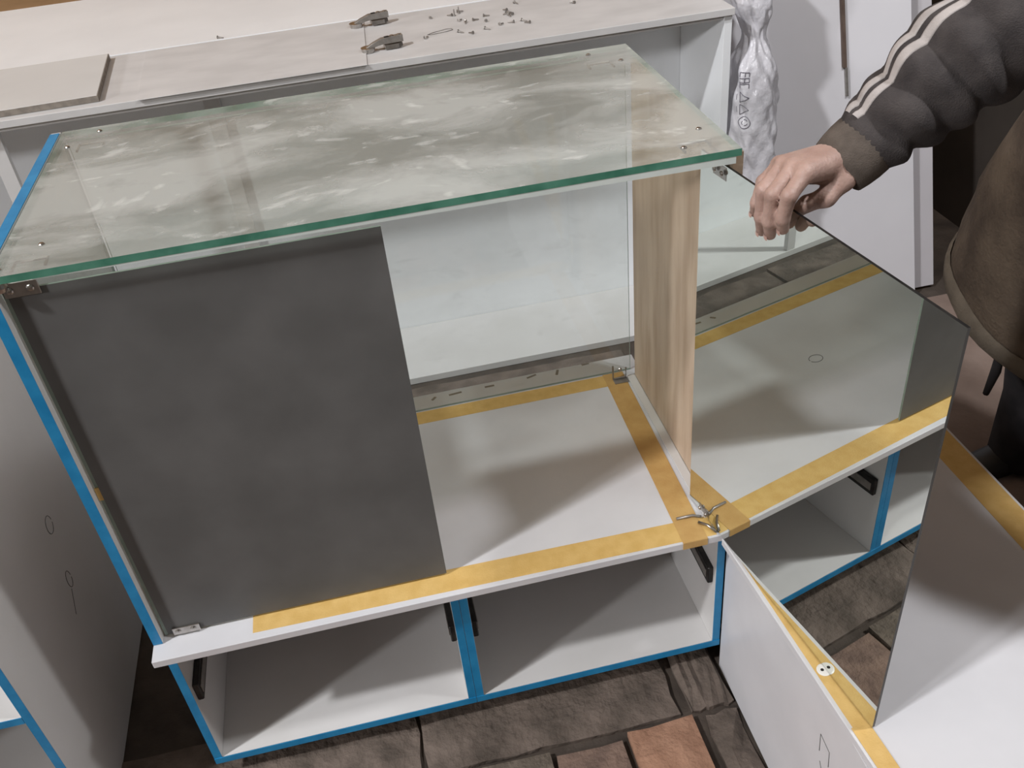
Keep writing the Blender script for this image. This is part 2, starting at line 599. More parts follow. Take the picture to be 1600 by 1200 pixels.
# the end of that strip folds down over the front edge of the board, torn
prism('tape_flap', [(.946, -.0386), (.993, -.0386), (.993, -.0376), (.946, -.0376)], -.015, TH, M['tape2'], cb)
# tyre-like tool marks on the rear overhang of the board
for (mx, my, a, l) in ((.62, .548, .1, .03), (.70, .55, .0, .022), (.80, .556, .3, .024), (.86, .552, 1.2, .02), (.57, .545, .8, .014), (.93, .562, .1, .018)):
    ca, sa = math.cos(a) * l / 2, math.sin(a) * l / 2
    nx, ny = -math.sin(a) * .003, math.cos(a) * .003
    strip('scuff_mark', [(mx - ca - nx, my - sa - ny), (mx + ca - nx, my + sa - ny), (mx + ca + nx, my + sa + ny), (mx - ca + nx, my - sa + ny)], cb, 'edge_grey', th=.0003)


def oval(name, c, u, v, ru, rv, parent, r=0.0007, n=24, gap=0.0):
    c, u, v = Vector(c), Vector(u), Vector(v)
    pts = [c + u * (ru * math.cos(a)) + v * (rv * math.sin(a)) for a in [2 * math.pi * (1 - gap) * k / n for k in range(n + (1 if gap else 0))]]
    return tube(name, pts, r, M['pencil'], parent, seg=5, closed=not gap)


oval('pencil_oval', (.493, .276, .0002), (1, 0, 0), (0, 1, 0), .017, .013, cb, gap=.04)

# ------------------------------------------------------------------ glass showcase
H = 0.726
sc = thing('glass_showcase', (0.52, 0.27, 0.0), 'half built glass showcase with dusty glass top and mirror doors on the counter board', 'display case')
lp = box('side_panel', (0.0, 0.017), (0.0, 0.53), (0.0008, H), M['white'], sc)
lp['label'] = 'white side panel with blue film on its edges'
film_front(lp, (.0006, .0164), (-.0014, -.0001), (0.001, H))
box('edge_film', (.0006, .0164), (-.0014, .522), (H + .0001, H + .0014), M['blue'], lp, bev=0)
wp = box('side_panel', (1.024, 1.040), (0.012, 0.482), (0.004, H - .0112), M['wood'], sc)
wp['label'] = 'beige wood grain side panel'
box('white_skirting', (1.006, 1.0235), (0.012, 0.482), (0.0012, 0.004), M['white'], wp, bev=0)


def pane(name, x, y, z, mt, edge, parent, label=None):
    # big faces see-through, narrow faces the green of cut glass
    d = [x[1] - x[0], y[1] - y[0], z[1] - z[0]]
    ax = d.index(min(d))
    o = box(name, x, y, z, None, parent, bev=0, mats=[M[mt], M[edge], M['glass_clean']],
            fm=lambda p: (0 if p.normal[ax] * (1 if ax == 2 else -1) > 0 else 2) if abs(p.normal[ax]) > 0.9 else 1)
    if label:
        o['label'] = label
    return o


gt = pane('glass_top', (0.0195, 1.030), (-0.003, 0.530), (H - .0105, H), 'glass_top', 'glass_edge', sc, 'dusty smeared glass top with green front edge')
pane('rear_pane', (0.027, 1.022), (0.508, 0.513), (0.001, H - .011), 'glass', 'glass_edge_pale', sc)
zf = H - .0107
fs = mesh('light_band', [(.07, -.0026, zf - .001), (1.022, -.0026, zf - .0105), (1.022, -.002, zf - .0105), (.07, -.002, zf - .001),
                         (.07, -.0026, zf), (1.022, -.0026, zf), (1.022, -.002, zf), (.07, -.002, zf)], BF, M['film'], sc)  # added wedge; its pale colour stands for light refracted below the glass edge
fs['label'] = 'pale strip painting a band of refracted light under the front edge of the glass top'
lg = pane('side_pane', (0.0195, 0.0245), (0.016, 0.506), (0.001, H - .011), 'glass', 'glass_edge_pale', sc)
box('tape_scrap', (0.0185, 0.026), (0.0135, 0.0155), (0.325, 0.35), M['tape'], lg, bev=0)


def clip(c, parent, s=1.0, flip=1, up=False):
    """bent wire-like corner bracket with a small screw"""
    x, y, z = c
    pts = [(x, y - .03 * s, z), (x, y, z), (x + .042 * flip, y, z), (x + .042 * flip, y - .022 * s, z)]
    if up:
        pts = [(x, y, z + .04), (x, y, z + .005), (x + .03 * flip, y, z + .005), (x + .03 * flip, y, z + .03)]
    o = tube('corner_bracket', pts, 0.0022, M['steel_dark'], parent, seg=6, smooth=False)
    return o


def screw_head(c, axis, parent, r=.0042):
    return lathe('screw_head', c, axis, [(0, r), (.0012, r), (.0026, r * .7), (.003, r * .3)], M['steel'], parent, seg=10)


for c, fl in (((.035, .062, H - .0135), 1), ((.05, .49, H - .0135), 1), ((.985, .485, H - .0135), -1), ((.965, .075, H - .0135), 1)):
    b = clip(c, gt, flip=fl)
    screw_head((c[0] + .036 * fl, c[1] + .012, H), (0, 0, 1), gt)
    screw_head((c[0] - .008 * fl, c[1] - .045, H), (0, 0, 1), gt)
b = clip((.972, .478, .001), sc, up=True)
screw_head((.988, .476, .0305), (0, -1, .2), b)
box('bracket_plate', (.972, 1.004), (.462, .482), (.001, .0035), M['steel_dark'], b, bev=.0008)

# closed door: grey painted back of the mirror faces us
dl = box('mirror_door', (0.026, 0.518), (0.012, 0.016), (0.006, 0.697), None, sc, bev=0, mats=[M['door_back'], M['mirror'], M['glass_edge_pale']],
         fm=lambda p: 0 if p.normal[1] < -0.9 else (1 if p.normal[1] > 0.9 else 2))
dl['label'] = 'closed door showing the grey painted back of its mirror'


def hinge_plate(x, y, z, parent, h=.022, l=.046):
    p = box('hinge_plate', (x, x + l), (y - .004, y), (z, z + h), M['steel'], parent, bev=.0008)
    for k in (.009, l - .011):
        screw_head((x + k, y - .004, z + h / 2), (0, -1, 0), p, r=.0052)
    return p


hp = hinge_plate(.024, .0118, .688, dl)
lathe('pivot_cup', (.026, .002, .7035), (0, 0, 1), [(0, .008), (.006, .010), (.0115, .008)], M['steel'], hp)
hp = hinge_plate(.036, .0118, .004, dl, h=.016)

# open door: a mirror swung out past the right cabinet
MA = Vector((1.0, 0.072, 0.0))
MB = Vector((1.078, -0.463, 0.0))
md = (MB - MA).normalized()
mn = Vector((md.y, -md.x, 0))          # towards the mirrored face
MZ0, MZ1 = 0.0030, 0.700
dr_v = [MA, MB, MB - mn * .004, MA - mn * .004]
v8 = [(p.x, p.y, MZ0) for p in dr_v] + [(p.x, p.y, MZ1) for p in dr_v]
dr = mesh('mirror_door', v8, BF, None, sc, mats=[M['mirror'], M['door_back'], M['black_metal'], M['door_back']],
          fm=lambda p: 0 if p.normal.dot(mn) > .9 else (1 if p.normal.dot(mn) < -.9 else (3 if abs(p.normal.dot(md)) > .9 else 2)))
dr['label'] = 'open mirror door reflecting the shelf, held by a hand'


def on_mirror(s, off, z):
    p = MA + md * s + mn * off
    return Vector((p.x, p.y, z))


for z, hh in ((.678, .02), (.006, .014)):
    q = slab('hinge_plate', on_mirror(.036, .0004, z), md * .036, Vector((0, 0, hh)), M['steel'], dr, th=-.003)
    for k in (.044, .064):
        screw_head(on_mirror(k, .003, z + hh / 2), mn, q, r=.004)
lathe('pivot_pin', on_mirror(.05, .002, .6995), (0, 0, 1), [(0, .008), (.006, .008), (.0145, .005)], M['steel_dark'], dr)
tube('pivot_wire', [(.955, .022, .004), (.985, .02, .006), (1.0, .012, .006)], .0026, M['steel_dark'], dr, seg=6)
tube('pivot_wire', [(.990, .002, .004), (1.003, -.012, .006), (1.012, -.03, .004)], .0028, M['steel'], dr, seg=6)

# ------------------------------------------------------------------ return unit on the right
ru = thing('return_cabinet', (1.3, -0.4, FZ), 'white return cabinet at right angles to the counter, under the open mirror', 'cabinet')
box('side_panel', (1.0475, 1.0635), (-1.15, -0.0035), (FZ - .012, -T - .001), M['white_film'], ru)
box('side_panel', (1.53, 1.546), (-1.15, 0.40), (FZ - .012, -T - .001), M['white'], ru)
box('end_panel', (1.0645, 1.529), (0.384, 0.40), (FZ - .012, -T - .001), M['white'], ru)
box('bottom_panel', (1.0645, 1.529), (-1.15, 0.383), (-.365, -.349), M['white'], ru)
for pts in ([(1.0473, -.39, -.110), (1.0473, -.394, -.150)], [(1.0473, -.39, -.110), (1.0473, -.42, -.116), (1.0473, -.424, -.15)],
            [(1.0473, -.40, -.17), (1.0473, -.42, -.20), (1.0473, -.44, -.19)]):
    tube('pencil_mark', pts, .0007, M['pencil'], ru, seg=5)


def nose(y):
    return 1.017 + 0.07 * (-0.05 - y)


rb = thing('return_board', (1.3, -0.4, -T), 'white board with ochre tape borders on the return cabinet, at lower right', 'board')
prism('board', [(nose(-.045), -.045), (nose(-1.15), -1.15), (1.56, -1.15), (1.56, .40), (1.045, .40), (1.045, -.045)], -T, -.0005, M['white_film'], rb, bev=.0012)


def nose_strip(y0, y1, o0, o1, z=-.0005, mt='tape'):
    return strip('tape_strip', [(nose(y0) + o0, y0), (nose(y1) + o0, y1), (nose(y1) + o1, y1), (nose(y0) + o1, y0)], rb, mt, z=z)


nose_strip(-.06, -.46, .007, .036)
nose_strip(-.455, -1.14, .004, .033, z=.0001)
strip('tape_strip', [(1.494, -1.14), (1.554, -1.14), (1.554, .39), (1.496, .39)], rb, z=-.0005)
cp = lathe('fixing_cap', (1.0592, -.352, .0001), (0, 0, 1), [(0, .0115), (.0010, .0115), (.0018, .0095)], M['plastic'], rb, seg=18)
lathe('socket', (1.0560, -.352, .0018), (0, 0, 1), [(0, .0028), (.0003, .0028)], M['black_metal'], cp, seg=8)

# ------------------------------------------------------------------ cabinet on the far left
lc = thing('side_cabinet', (-0.5, 0.25, FZ), 'white cabinet with blue filmed edges at the far left, pencil ovals on its side', 'cabinet')
LX = -0.205
p = box('side_panel', (LX - T, LX), (-0.06, 0.66), (FZ - .012, 0.515), M['white'], lc)
film_front(p, (LX - T + .0004, LX - .0004), (-.0612, -.0601), (FZ, 0.515))
p = box('side_panel', (-0.95, -0.934), (-0.06, 0.66), (FZ - .012, 0.515), M['white'], lc)
film_front(p, (-.9496, -.9344), (-.0612, -.0601), (FZ, 0.515))
p = box('shelf', (-0.933, LX - T - .0005), (-0.06, 0.64), (-.052, -.036), M['white'], lc)
film_front(p, (-.933, LX - T - .0005), (-.0612, -.0601), (-.052, -.036))
box('top_panel', (-0.95, LX), (-0.06, 0.66), (.5155, .5315), M['white'], lc)
box('bottom_panel', (-0.933, LX - T - .0005), (-0.06, 0.64), (-.41, -.394), M['white'], lc)
box('back_panel', (-0.933, LX - T - .0005), (0.645, 0.651), (FZ, 0.515), M['white'], lc)
for (yy, zz, ry_, rz_) in ((.299, .065, .016, .019), (.267, -.053, .012, .019)):
    oval('pencil_oval', (LX + .0003, yy, zz), (0, 1, 0), (0, 0, 1), ry_, rz_, lc, gap=.05)
tube('pencil_line', [(LX + .0003, .257, -.07), (LX + .0003, .225, -.11)], .0006, M['pencil'], lc, seg=5)

# ------------------------------------------------------------------ long cabinet behind, open side towards us
BY, BZ = 1.21, 0.545
bc = thing('long_cabinet', (0.3, 1.4, FZ), 'long white open cabinet behind the showcase, with hardware on its dusty top', 'cabinet')
box('top_panel', (-1.3, 1.536), (BY - .012, 1.63), (BZ, BZ + .018), M['dusty'], bc, bev=.001)
box('side_panel', (1.512, 1.534), (BY, 1.60), (FZ - .012, BZ - .0005), M['white_lit'], bc)
box('side_panel', (-1.3, -1.284), (BY, 1.60), (FZ - .012, BZ - .0005), M['white'], bc)
box('back_panel', (-1.283, 1.5115), (1.53, 1.546), (FZ, BZ - .0005), M['white_lit'], bc)
box('bottom_panel', (-1.283, 1.5115), (BY + .02, 1.529), (FZ - .016, FZ + .006), M['white'], bc)
box('post', (.122, .166), (1.512, 1.5295), (FZ + .0065, BZ - .0005), M['white'], bc)
box('post', (-.36, -.325), (BY + .022, BY + .04), (FZ + .0065, BZ - .0005), M['white'], bc)
box('rail', (-1.283, 1.5115), (BY + .004, BY + .018), (BZ - .012, BZ - .0006), M['white'], bc)

wt = thing('worktop_cabinet', (0.2, 2.0, FZ), 'bright white wide cabinet top behind the long open cabinet', 'cabinet')
box('top_panel', (-1.5, 1.45), (1.632, 2.40), (BZ + .002, BZ + .02), M['white_lit'], wt)
box('front_panel', (-1.48, 1.43), (1.636, 1.652), (FZ - .012, BZ + .0015), M['white'], wt)
box('back_panel', (-1.48, 1.43), (2.37, 2.386), (FZ - .012, BZ + .0015), M['white'], wt)

TZ = BZ + .018
ob = thing('offcut_board', (-.4, 1.39, TZ), 'thick grey offcut board lying on the left of the long cabinet top', 'board')
mesh('board', [(-.8, 1.215, TZ + .0005), (-.075, 1.232, TZ + .0005), (-.098, 1.60, TZ + .0005), (-.8, 1.60, TZ + .0005),
               (-.8, 1.215, TZ + .016), (-.075, 1.232, TZ + .016), (-.098, 1.60, TZ + .016), (-.8, 1.60, TZ + .016)], BF, M['offcut'], ob, bev=.0008)
mesh('edge_band', [(-.8, 1.2138, TZ + .001), (-.0735, 1.231, TZ + .001), (-.0735, 1.2318, TZ + .001), (-.8, 1.2148, TZ + .001),
                   (-.8, 1.2138, TZ + .0155), (-.0735, 1.231, TZ + .0155), (-.0735, 1.2318, TZ + .0155), (-.8, 1.2148, TZ + .0155)], BF, M['edge_grey'], ob)
mesh('edge_band', [(-.0747, 1.2315, TZ + .001), (-.0735, 1.231, TZ + .001), (-.0965, 1.60, TZ + .001), (-.0977, 1.60, TZ + .001),
                   (-.0747, 1.2315, TZ + .0155), (-.0735, 1.231, TZ + .0155), (-.0965, 1.60, TZ + .0155), (-.0977, 1.60, TZ + .0155)], BF, M['edge_grey'], ob)
hs = mesh('hardboard_sheet', [(.022, 1.190, TZ + .0005), (.575, 1.190, TZ + .0005), (.60, 1.62, TZ + .0005), (-.004, 1.62, TZ + .0005),
                              (.022, 1.190, TZ + .0025), (.575, 1.190, TZ + .0025), (.60, 1.62, TZ + .0025), (-.004, 1.62, TZ + .0025)], BF, M['dusty'], None, bev=.0004)
tag(hs, 'thin dusty pale sheet overhanging the front edge of the long cabinet top', 'board')

# ------------------------------------------------------------------ hinges and screws on the long cabinet top
CAM = Vector((0.503, -1.158, 1.2573))


def px(u, v, z):
    d = RX * ((u - 800) / 1455.88) + RY * ((v - 600) / 1455.88) + RZ
    t = (z - CAM.z) / d.z
    return CAM + d * t


def cab_hinge(c, ang, label):
    x, y, z = c
    t = thing('cabinet_hinge', (x, y, z), label, 'hinge', 'concealed cabinet hinges on the long cabinet top')
    ca, sa = math.cos(ang), math.sin(ang)

    def P(a, b, h):
        return (x + a * ca - b * sa, y + a * sa + b * ca, z + h)

    def lump(name, secs, mt, parent):
        v, f = [], []
        for (a, hw, h0, h1) in secs:
            v += [P(a, -hw, h0), P(a, hw, h0), P(a, hw * .8, h1), P(a, -hw * .8, h1)]
        n = len(secs)
        for i in range(n - 1):
            for k in range(4):
                f.append((i * 4 + k, i * 4 + (k + 1) % 4, (i + 1) * 4 + (k + 1) % 4, (i + 1) * 4 + k))
        f.append((3, 2, 1, 0))
        f.append(tuple((n - 1) * 4 + k for k in range(4)))
        return mesh(name, v, f, mt, parent, bev=.0006)
    arm = lump('hinge_arm', [(-.055, .006, .004, .010), (-.035, .008, .010, .020), (-.010, .010, .014, .028), (.045, .011, .014, .030)], M['steel_dark'], t)
    plate = lump('mounting_plate', [(-.005, .016, .002, .012), (.03, .018, .002, .012), (.042, .012, .004, .012)], M['steel'], t)
    lathe('hinge_cup', P(-.047, 0, 0.0), (0, 0, 1), [(0, .0165), (.008, .0175), (.010, .019), (.0115, .019)], M['steel'], t, seg=18)
    screw_head(P(.018, 0, .029), (0, 0, 1), arm, r=.006)
    screw_head(P(.036, 0, .029), (0, 0, 1), arm, r=.005)
    lump('arm_slot', [(-.002, .004, .028, .0305), (.010, .004, .0285, .031)], M['black_metal'], arm)
    return t


q = px(583, 38, TZ + .0026)
cab_hinge((q.x, q.y, TZ + .0026), .12, 'rear one of the two steel hinges on the long cabinet top')
q = px(604, 76, TZ + .001)
cab_hinge((q.x, q.y, TZ + .001), .12, 'front one of the two steel hinges on the long cabinet top')

# screw: countersunk head, tapered shank, built once and copied
def make_screw():
    prof = [(0, .0001), (.002, .0016), (.012, .0017), (.016, .0022), (.018, .0044), (.0192, .0046), (.0195, .001)]
    seg = 8
    v, f = [], []
    for h, r in prof:
        for k in range(seg):
            an = 2 * math.pi * k / seg
            v.append((r * math.cos(an), r * math.sin(an), h))
    for i in range(len(prof) - 1):
        for k in range(seg):
            f.append((i * seg + k, i * seg + (k + 1) % seg, (i + 1) * seg + (k + 1) % seg, (i + 1) * seg + k))
    me = bpy.data.meshes.new('screw')
    me.from_pydata(v, [], f)
    me.materials.append(M['steel_dark'])
    return me


screw_me = make_screw()
SCR = [(673.6, 27), (698, 25), (710, 25), (717, 21), (724, 18), (722, 31), (727.6, 38), (748.6, 31), (757.6, 32), (765.6, 25), (785.4, 16),
       (785.4, 24), (796, 22), (800, 20), (798, 27), (810, 7), (787, 37), (793, 36), (819, 36), (824, 34), (766.6, 47), (725, 52), (732, 52), (669.6, 58), (350, 60), (890, 5), (897, 3)]
ORD = ['first', 'second', 'third', 'fourth', 'fifth', 'sixth', 'seventh', 'eighth', 'ninth', 'tenth', 'eleventh', 'twelfth', 'thirteenth',
       'fourteenth', 'fifteenth', 'sixteenth', 'seventeenth', 'eighteenth', 'nineteenth', 'twentieth', 'twenty-first', 'twenty-second']
for i, (u, v_) in enumerate(SCR):
    zt = TZ if u > 590 else TZ + .0026
    if px(u, v_, zt).y > 1.632:
        zt = BZ + .02
    q = px(u, v_, zt)
    o = bpy.data.objects.new('screw', screw_me)
    COL.objects.link(o)
    if i in (2, 3):                      # standing on their heads
        o.rotation_euler = (math.pi, 0, 0)
        o.location = (q.x, q.y, zt + .0196 + Z0)
        o.scale = (1, 1, 1)
    else:
        a = random.uniform(0, 6.28)
        o.rotation_euler = (math.radians(81.5), 0, a)
        o.location = (q.x, q.y, zt + .0017 + Z0)
    g = 'loose screws on the long cabinet top'
    if i == 24:
        tag(o, 'single short steel screw lying apart on the thin dusty sheet', 'screw', g)
    elif i in (2, 3):
        tag(o, '%s of two upright steel screws standing on their heads in the cluster' % ('left' if i == 2 else 'right'), 'screw', g)
    elif i >= 25:
        tag(o, '%s of two steel screws near the right end of the long cabinet top' % ('left' if i == 25 else 'right'), 'screw', g)
    else:
        k = sorted([q_[0] for j_, q_ in enumerate(SCR) if j_ < 24 and j_ not in (2, 3)]).index(u)
        if u == 785.4:
            k = 12 if v_ < 20 else 13
        tag(o, 'short steel screw lying in the scattered cluster, %s from its left' % ORD[k], 'screw', g)
q = px(688, 51, TZ)
wire = [(q.x - .035, q.y - .006, TZ + .001), (q.x - .02, q.y + .006, TZ + .0012), (q.x + .02, q.y + .022, TZ + .001), (q.x + .034, q.y + .018, TZ + .001),
        (q.x + .034, q.y + .006, TZ + .001), (q.x + .016, q.y - .002, TZ + .001), (q.x - .02, q.y - .009, TZ + .0012)]
tag(tube('wire_loop', wire, .0008, M['steel_dark'], None, seg=5, closed=True), 'thin bent wire loop beside the screws on the long cabinet top', 'wire')

# ------------------------------------------------------------------ leaning sheets on the right


def lean_y(z, y0=1.17):
    return y0 + 0.325 * (z + 0.42)


def lean_sheet(name, x0, x1, off, z1, th, mt, label, z0=FZ - .005):
    v = []
    for (o_) in (0, th):
        v.append((x0, lean_y(z0) + off + o_, z0))
        v.append((x1, lean_y(z0) + off + o_, z0))
        v.append((x1, lean_y(z1) + off + o_, z1))
        v.append((x0, lean_y(z1) + off + o_, z1))
    f = [(0, 1, 2, 3), (7, 6, 5, 4), (0, 4, 5, 1), (1, 5, 6, 2), (2, 6, 7, 3), (3, 7, 4, 0)]
    o = mesh(name, v, f, M[mt], None, bev=.0008)
    return tag(o, label, 'panel', 'panels leaning at the right')


lean_sheet('leaning_panel', 1.56, 2.20, 0.0, 1.05, .016, 'sheet', 'wide white panel leaning behind the plastic bag and the sleeve')
lean_sheet('leaning_panel', 1.60, 2.287, 0.035, 1.0, .016, 'sheet_grey', 'pale grey panel behind the wide white leaning panel, only its right strip showing')
def lean_strip(name, x0, x1, z0, z1, mt, parent=None):
    v_ = []
    for o_ in (-.010, -.001):
        v_ += [(x0, lean_y(z0) + o_, z0), (x1, lean_y(z0) + o_, z0), (x1, lean_y(z1) + o_, z1), (x0, lean_y(z1) + o_, z1)]
    return mesh(name, v_, [(0, 1, 2, 3), (7, 6, 5, 4), (0, 4, 5, 1), (1, 5, 6, 2), (2, 6, 7, 3), (3, 7, 4, 0)], M[mt], parent)


bt = thing('batten', (1.98, lean_y(.21), .21), None, None)
lean_strip('strip', 1.972, 1.984, .284, .98, 'batten', bt)
lean_strip('tip', 1.9795, 1.986, .205, .283, 'steel_dark', bt)
tag(bt, 'narrow dark brown batten leaning on the wide white panel above the sleeve', 'batten')

# ------------------------------------------------------------------ plastic bag with printed marks
BAG_TOP = 0.66
bagrnd = np.random.RandomState(3)
PH = bagrnd.uniform(0, 6.28, 12)


def bag_pt(a, h):
    """a = angle (0 faces the camera side -y), h = 0..1 height"""
    z = FZ + h * (BAG_TOP - FZ)
    cx = 1.617 + 0.008 * math.sin(h * 9) + .01 * (h - .5)
    cy = 1.075 + 0.30 * max(0, h - .12)
    wx = 0.056 + 0.009 * math.sin(h * 11 + .8) - 0.03 * math.exp(-((h - 0.815) / .045) ** 2) + .02 * max(0, h - .88)
    wy = 0.055 + 0.008 * math.sin(h * 8 + 2) - 0.02 * math.exp(-((h - 0.815) / .045) ** 2)
    if h < .06:
        wx *= .8 + .2 * h / .06
        wy *= .8 + .2 * h / .06
    cr = .0026 * math.sin(3 * a + h * 17 + PH[0]) + .0022 * math.sin(5 * a - h * 33 + PH[1]) + .0024 * math.sin(7 * a + h * 51 + PH[2]) + .002 * abs(math.sin(6 * a - 47 * h + PH[3])) + .0015 * math.sin(13 * a + 71 * h + PH[4]) + .0022 * math.sin(4 * a + 90 * h + 2 * math.sin(3 * a + PH[5]))
    s, c = math.sin(a), -math.cos(a)
    k = lambda q: math.copysign(abs(q) ** .8, q)
    return Vector((cx + k(s) * (wx + cr), cy + k(c) * (wy + cr), z))


NA, NH = 96, 160
v = [tuple(bag_pt(2 * math.pi * i / NA, j / NH)) for j in range(NH + 1) for i in range(NA)]
f = [(j * NA + i, j * NA + (i + 1) % NA, (j + 1) * NA + (i + 1) % NA, (j + 1) * NA + i) for j in range(NH) for i in range(NA)]
f.append(tuple(reversed(range(NA))))
f.append(tuple(range(NH * NA, (NH + 1) * NA)))
bagT = thing('plastic_bag', (1.612, 1.08, FZ), 'tall white polythene bag with printed marks beside the long cabinet end', 'bag')
bago = mesh('bag_film', v, f, M['bag'], bagT, smooth=True)


def bag_stroke(name, pts, r=.0022):
    """pts in (across metres, height z)"""
    out = []
    for (xx, zz) in pts:
        h = (zz - FZ) / (BAG_TOP - FZ)
        a = math.asin(max(-1, min(1, xx / .062)))
        p = bag_pt(a, h)
        out.append(p + Vector((0, -.0012, 0)))
    return tube(name, [tuple(p) for p in out], r, M['ink'], bagT, seg=5)


def seg(p, q, n=5):
    return [(p[0] + (q[0] - p[0]) * k / n, p[1] + (q[1] - p[1]) * k / n) for k in range(n + 1)]


# the letters run down the bag (turned a quarter to the right): local (along, up) -> (x = x0 + up, z = z0 - along)
X0 = -.050


def L(along, up, z0):
    return (X0 + up, z0 - along)


ze = .385
W_, Hh, G = .0105, .020, .0145
glyphs = [[((0, 0), (0, 1)), ((0, 1), (1, 1)), ((0, .5), (1, .5)), ((0, 0), (1, 0))],           # E
          [((0, 0), (0, 1)), ((0, 1), (1, 1)), ((1, 0), (1, 1)), ((0, .45), (1, .45))],         # A
          [((0, 0), (0, 1)), ((0, 1), (1, 1)), ((0, 0), (1, 0))]]                               # C
for gi, gl in enumerate(glyphs):
    for (p0, p1) in gl:
        bag_stroke('printed_letter', seg(L(p0[0] * W_, p0[1] * Hh, ze - gi * G), L(p1[0] * W_, p1[1] * Hh, ze - gi * G)), r=.0012)
for tz in (.335, .303):                                                                        # recycling triangles
    A, B, C_ = L(0, .0, tz), L(.026, .0, tz), L(.013, .022, tz)
    for p0, p1 in ((A, B), (B, C_), (C_, A)):
        bag_stroke('recycling_mark', seg(p0, p1), r=.0009)
    bag_stroke('small_print', seg(L(.006, -.005, tz), L(.02, -.005, tz)), r=.0007)
cz = .262
bag_stroke('round_mark', [(X0 + .012 + .0145 * math.cos(a), cz - .005 + .0145 * math.sin(a)) for a in [2 * math.pi * k / 28 for k in range(29)]], r=.001)
for an in (.6, 2.6, 4.6):
    bag_stroke('round_mark', [(X0 + .012 + .007 * math.cos(an + d), cz - .005 + .007 * math.sin(an + d)) for d in (0, .5, 1.0, 1.4)], r=.001)
bag_stroke('printed_letter', seg((-.03, .02), (.0, .035)), r=.0016)
bag_stroke('printed_letter', seg((-.012, .0), (.01, .02)), r=.0016)

# ------------------------------------------------------------------ person


def surface_nets(fn, lo, hi, h):
    """polygonise fn < 0 (fn takes an (n,3) array)"""
    lo, hi = np.array(lo, float), np.array(hi, float)
    n = np.ceil((hi - lo) / h).astype(int) + 1
    g = [lo[i] + h * np.arange(n[i]) for i in range(3)]
    X, Y, Z = np.meshgrid(*g, indexing='ij')
    F = fn(np.stack([X.ravel(), Y.ravel(), Z.ravel()], 1)).reshape(n)
    ins = F < 0
    corner = [(i, j, k) for i in (0, 1) for j in (0, 1) for k in (0, 1)]
    m1 = n - 1

    def sl(A, c):
        return A[c[0]:c[0] + m1[0], c[1]:c[1] + m1[1], c[2]:c[2] + m1[2]]
    cnt = sum(sl(ins, c).astype(int) for c in corner)
    act = (cnt > 0) & (cnt < 8)
    idx = -np.ones(m1, int)
    idx[act] = np.arange(act.sum())
    acc = np.zeros((act.sum(), 3))
    num = np.zeros(act.sum())
    for a in corner:
        for d in range(3):
            if a[d]:
                continue
            b = list(a)
            b[d] = 1
            fa, fb = sl(F, a)[act], sl(F, tuple(b))[act]
            x = (fa < 0) != (fb < 0)
            t = np.where(x, fa / np.where(x, fa - fb, 1), 0)
            pt = np.tile(np.array(a, float), (len(t), 1))
            pt[:, d] += t
            acc[x] += pt[x]
            num[x] += 1
    base = np.argwhere(act)
    V = lo + h * (base + acc / num[:, None])
    faces = []
    for d in range(3):
        u, w_ = (d + 1) % 3, (d + 2) % 3
        A = np.moveaxis(ins, d, 0)
        cross = np.argwhere(A[:-1] != A[1:])
        for c in cross:
            p = [0, 0, 0]
            rest = [i for i in range(3) if i != d]
            p[d] = c[0]
            p[rest[0]], p[rest[1]] = c[1], c[2]
            if p[u] == 0 or p[w_] == 0 or p[u] >= m1[u] or p[w_] >= m1[w_]:
                continue
            q = []
            for (du, dw) in ((1, 1), (0, 1), (0, 0), (1, 0)):
                r = list(p)
                r[u] -= du
                r[w_] -= dw
                q.append(idx[tuple(r)])
            if min(q) < 0:
                continue
            faces.append(tuple(q) if ins[tuple(p)] else tuple(reversed(q)))
    return V, faces


def cap(P, a, b, ra, rb):
    a, b = np.array(a, float), np.array(b, float)
    ab = b - a
    t = np.clip(((P - a) @ ab) / (ab @ ab), 0, 1)
    return np.linalg.norm(P - a - t[:, None] * ab, axis=1) - (ra + (rb - ra) * t)


def smin(a, b, k):
    h = np.clip(.5 + .5 * (b - a) / k, 0, 1)
    return b + (a - b) * h - k * h * (1 - h)


WR = np.array([1.118, -.132, .748])
FING = {
    'pinky': [(1.034, -.110, .744), (1.006, -.124, .731), (.999, -.124, .703), (1.004, -.110, .682)],
    'ring': [(1.030, -.129, .752), (.996, -.147, .731), (.998, -.143, .692), (1.008, -.127, .662)],
    'middle': [(1.033, -.150, .756), (.998, -.170, .735), (1.000, -.163, .695), (1.009, -.150, .668)],
    'index': [(1.037, -.173, .757), (1.008, -.193, .741), (1.007, -.184, .707), (1.014, -.174, .686)],
}
RAD = {'pinky': (.0095, .0085, .0078, .0066), 'ring': (.0105, .0095, .0088, .0074), 'middle': (.011, .010, .0092, .0078), 'index': (.011, .0098, .009, .0076)}
TH_ = [(1.098, -.158, .733), (1.073, -.166, .716), (1.053, -.156, .706), (1.041, -.147, .690)]
TR = (.015, .0125, .0105, .0085)
ELB = np.array([1.33, -.118, .905])
SHO = np.array([1.57, .10, 1.05])


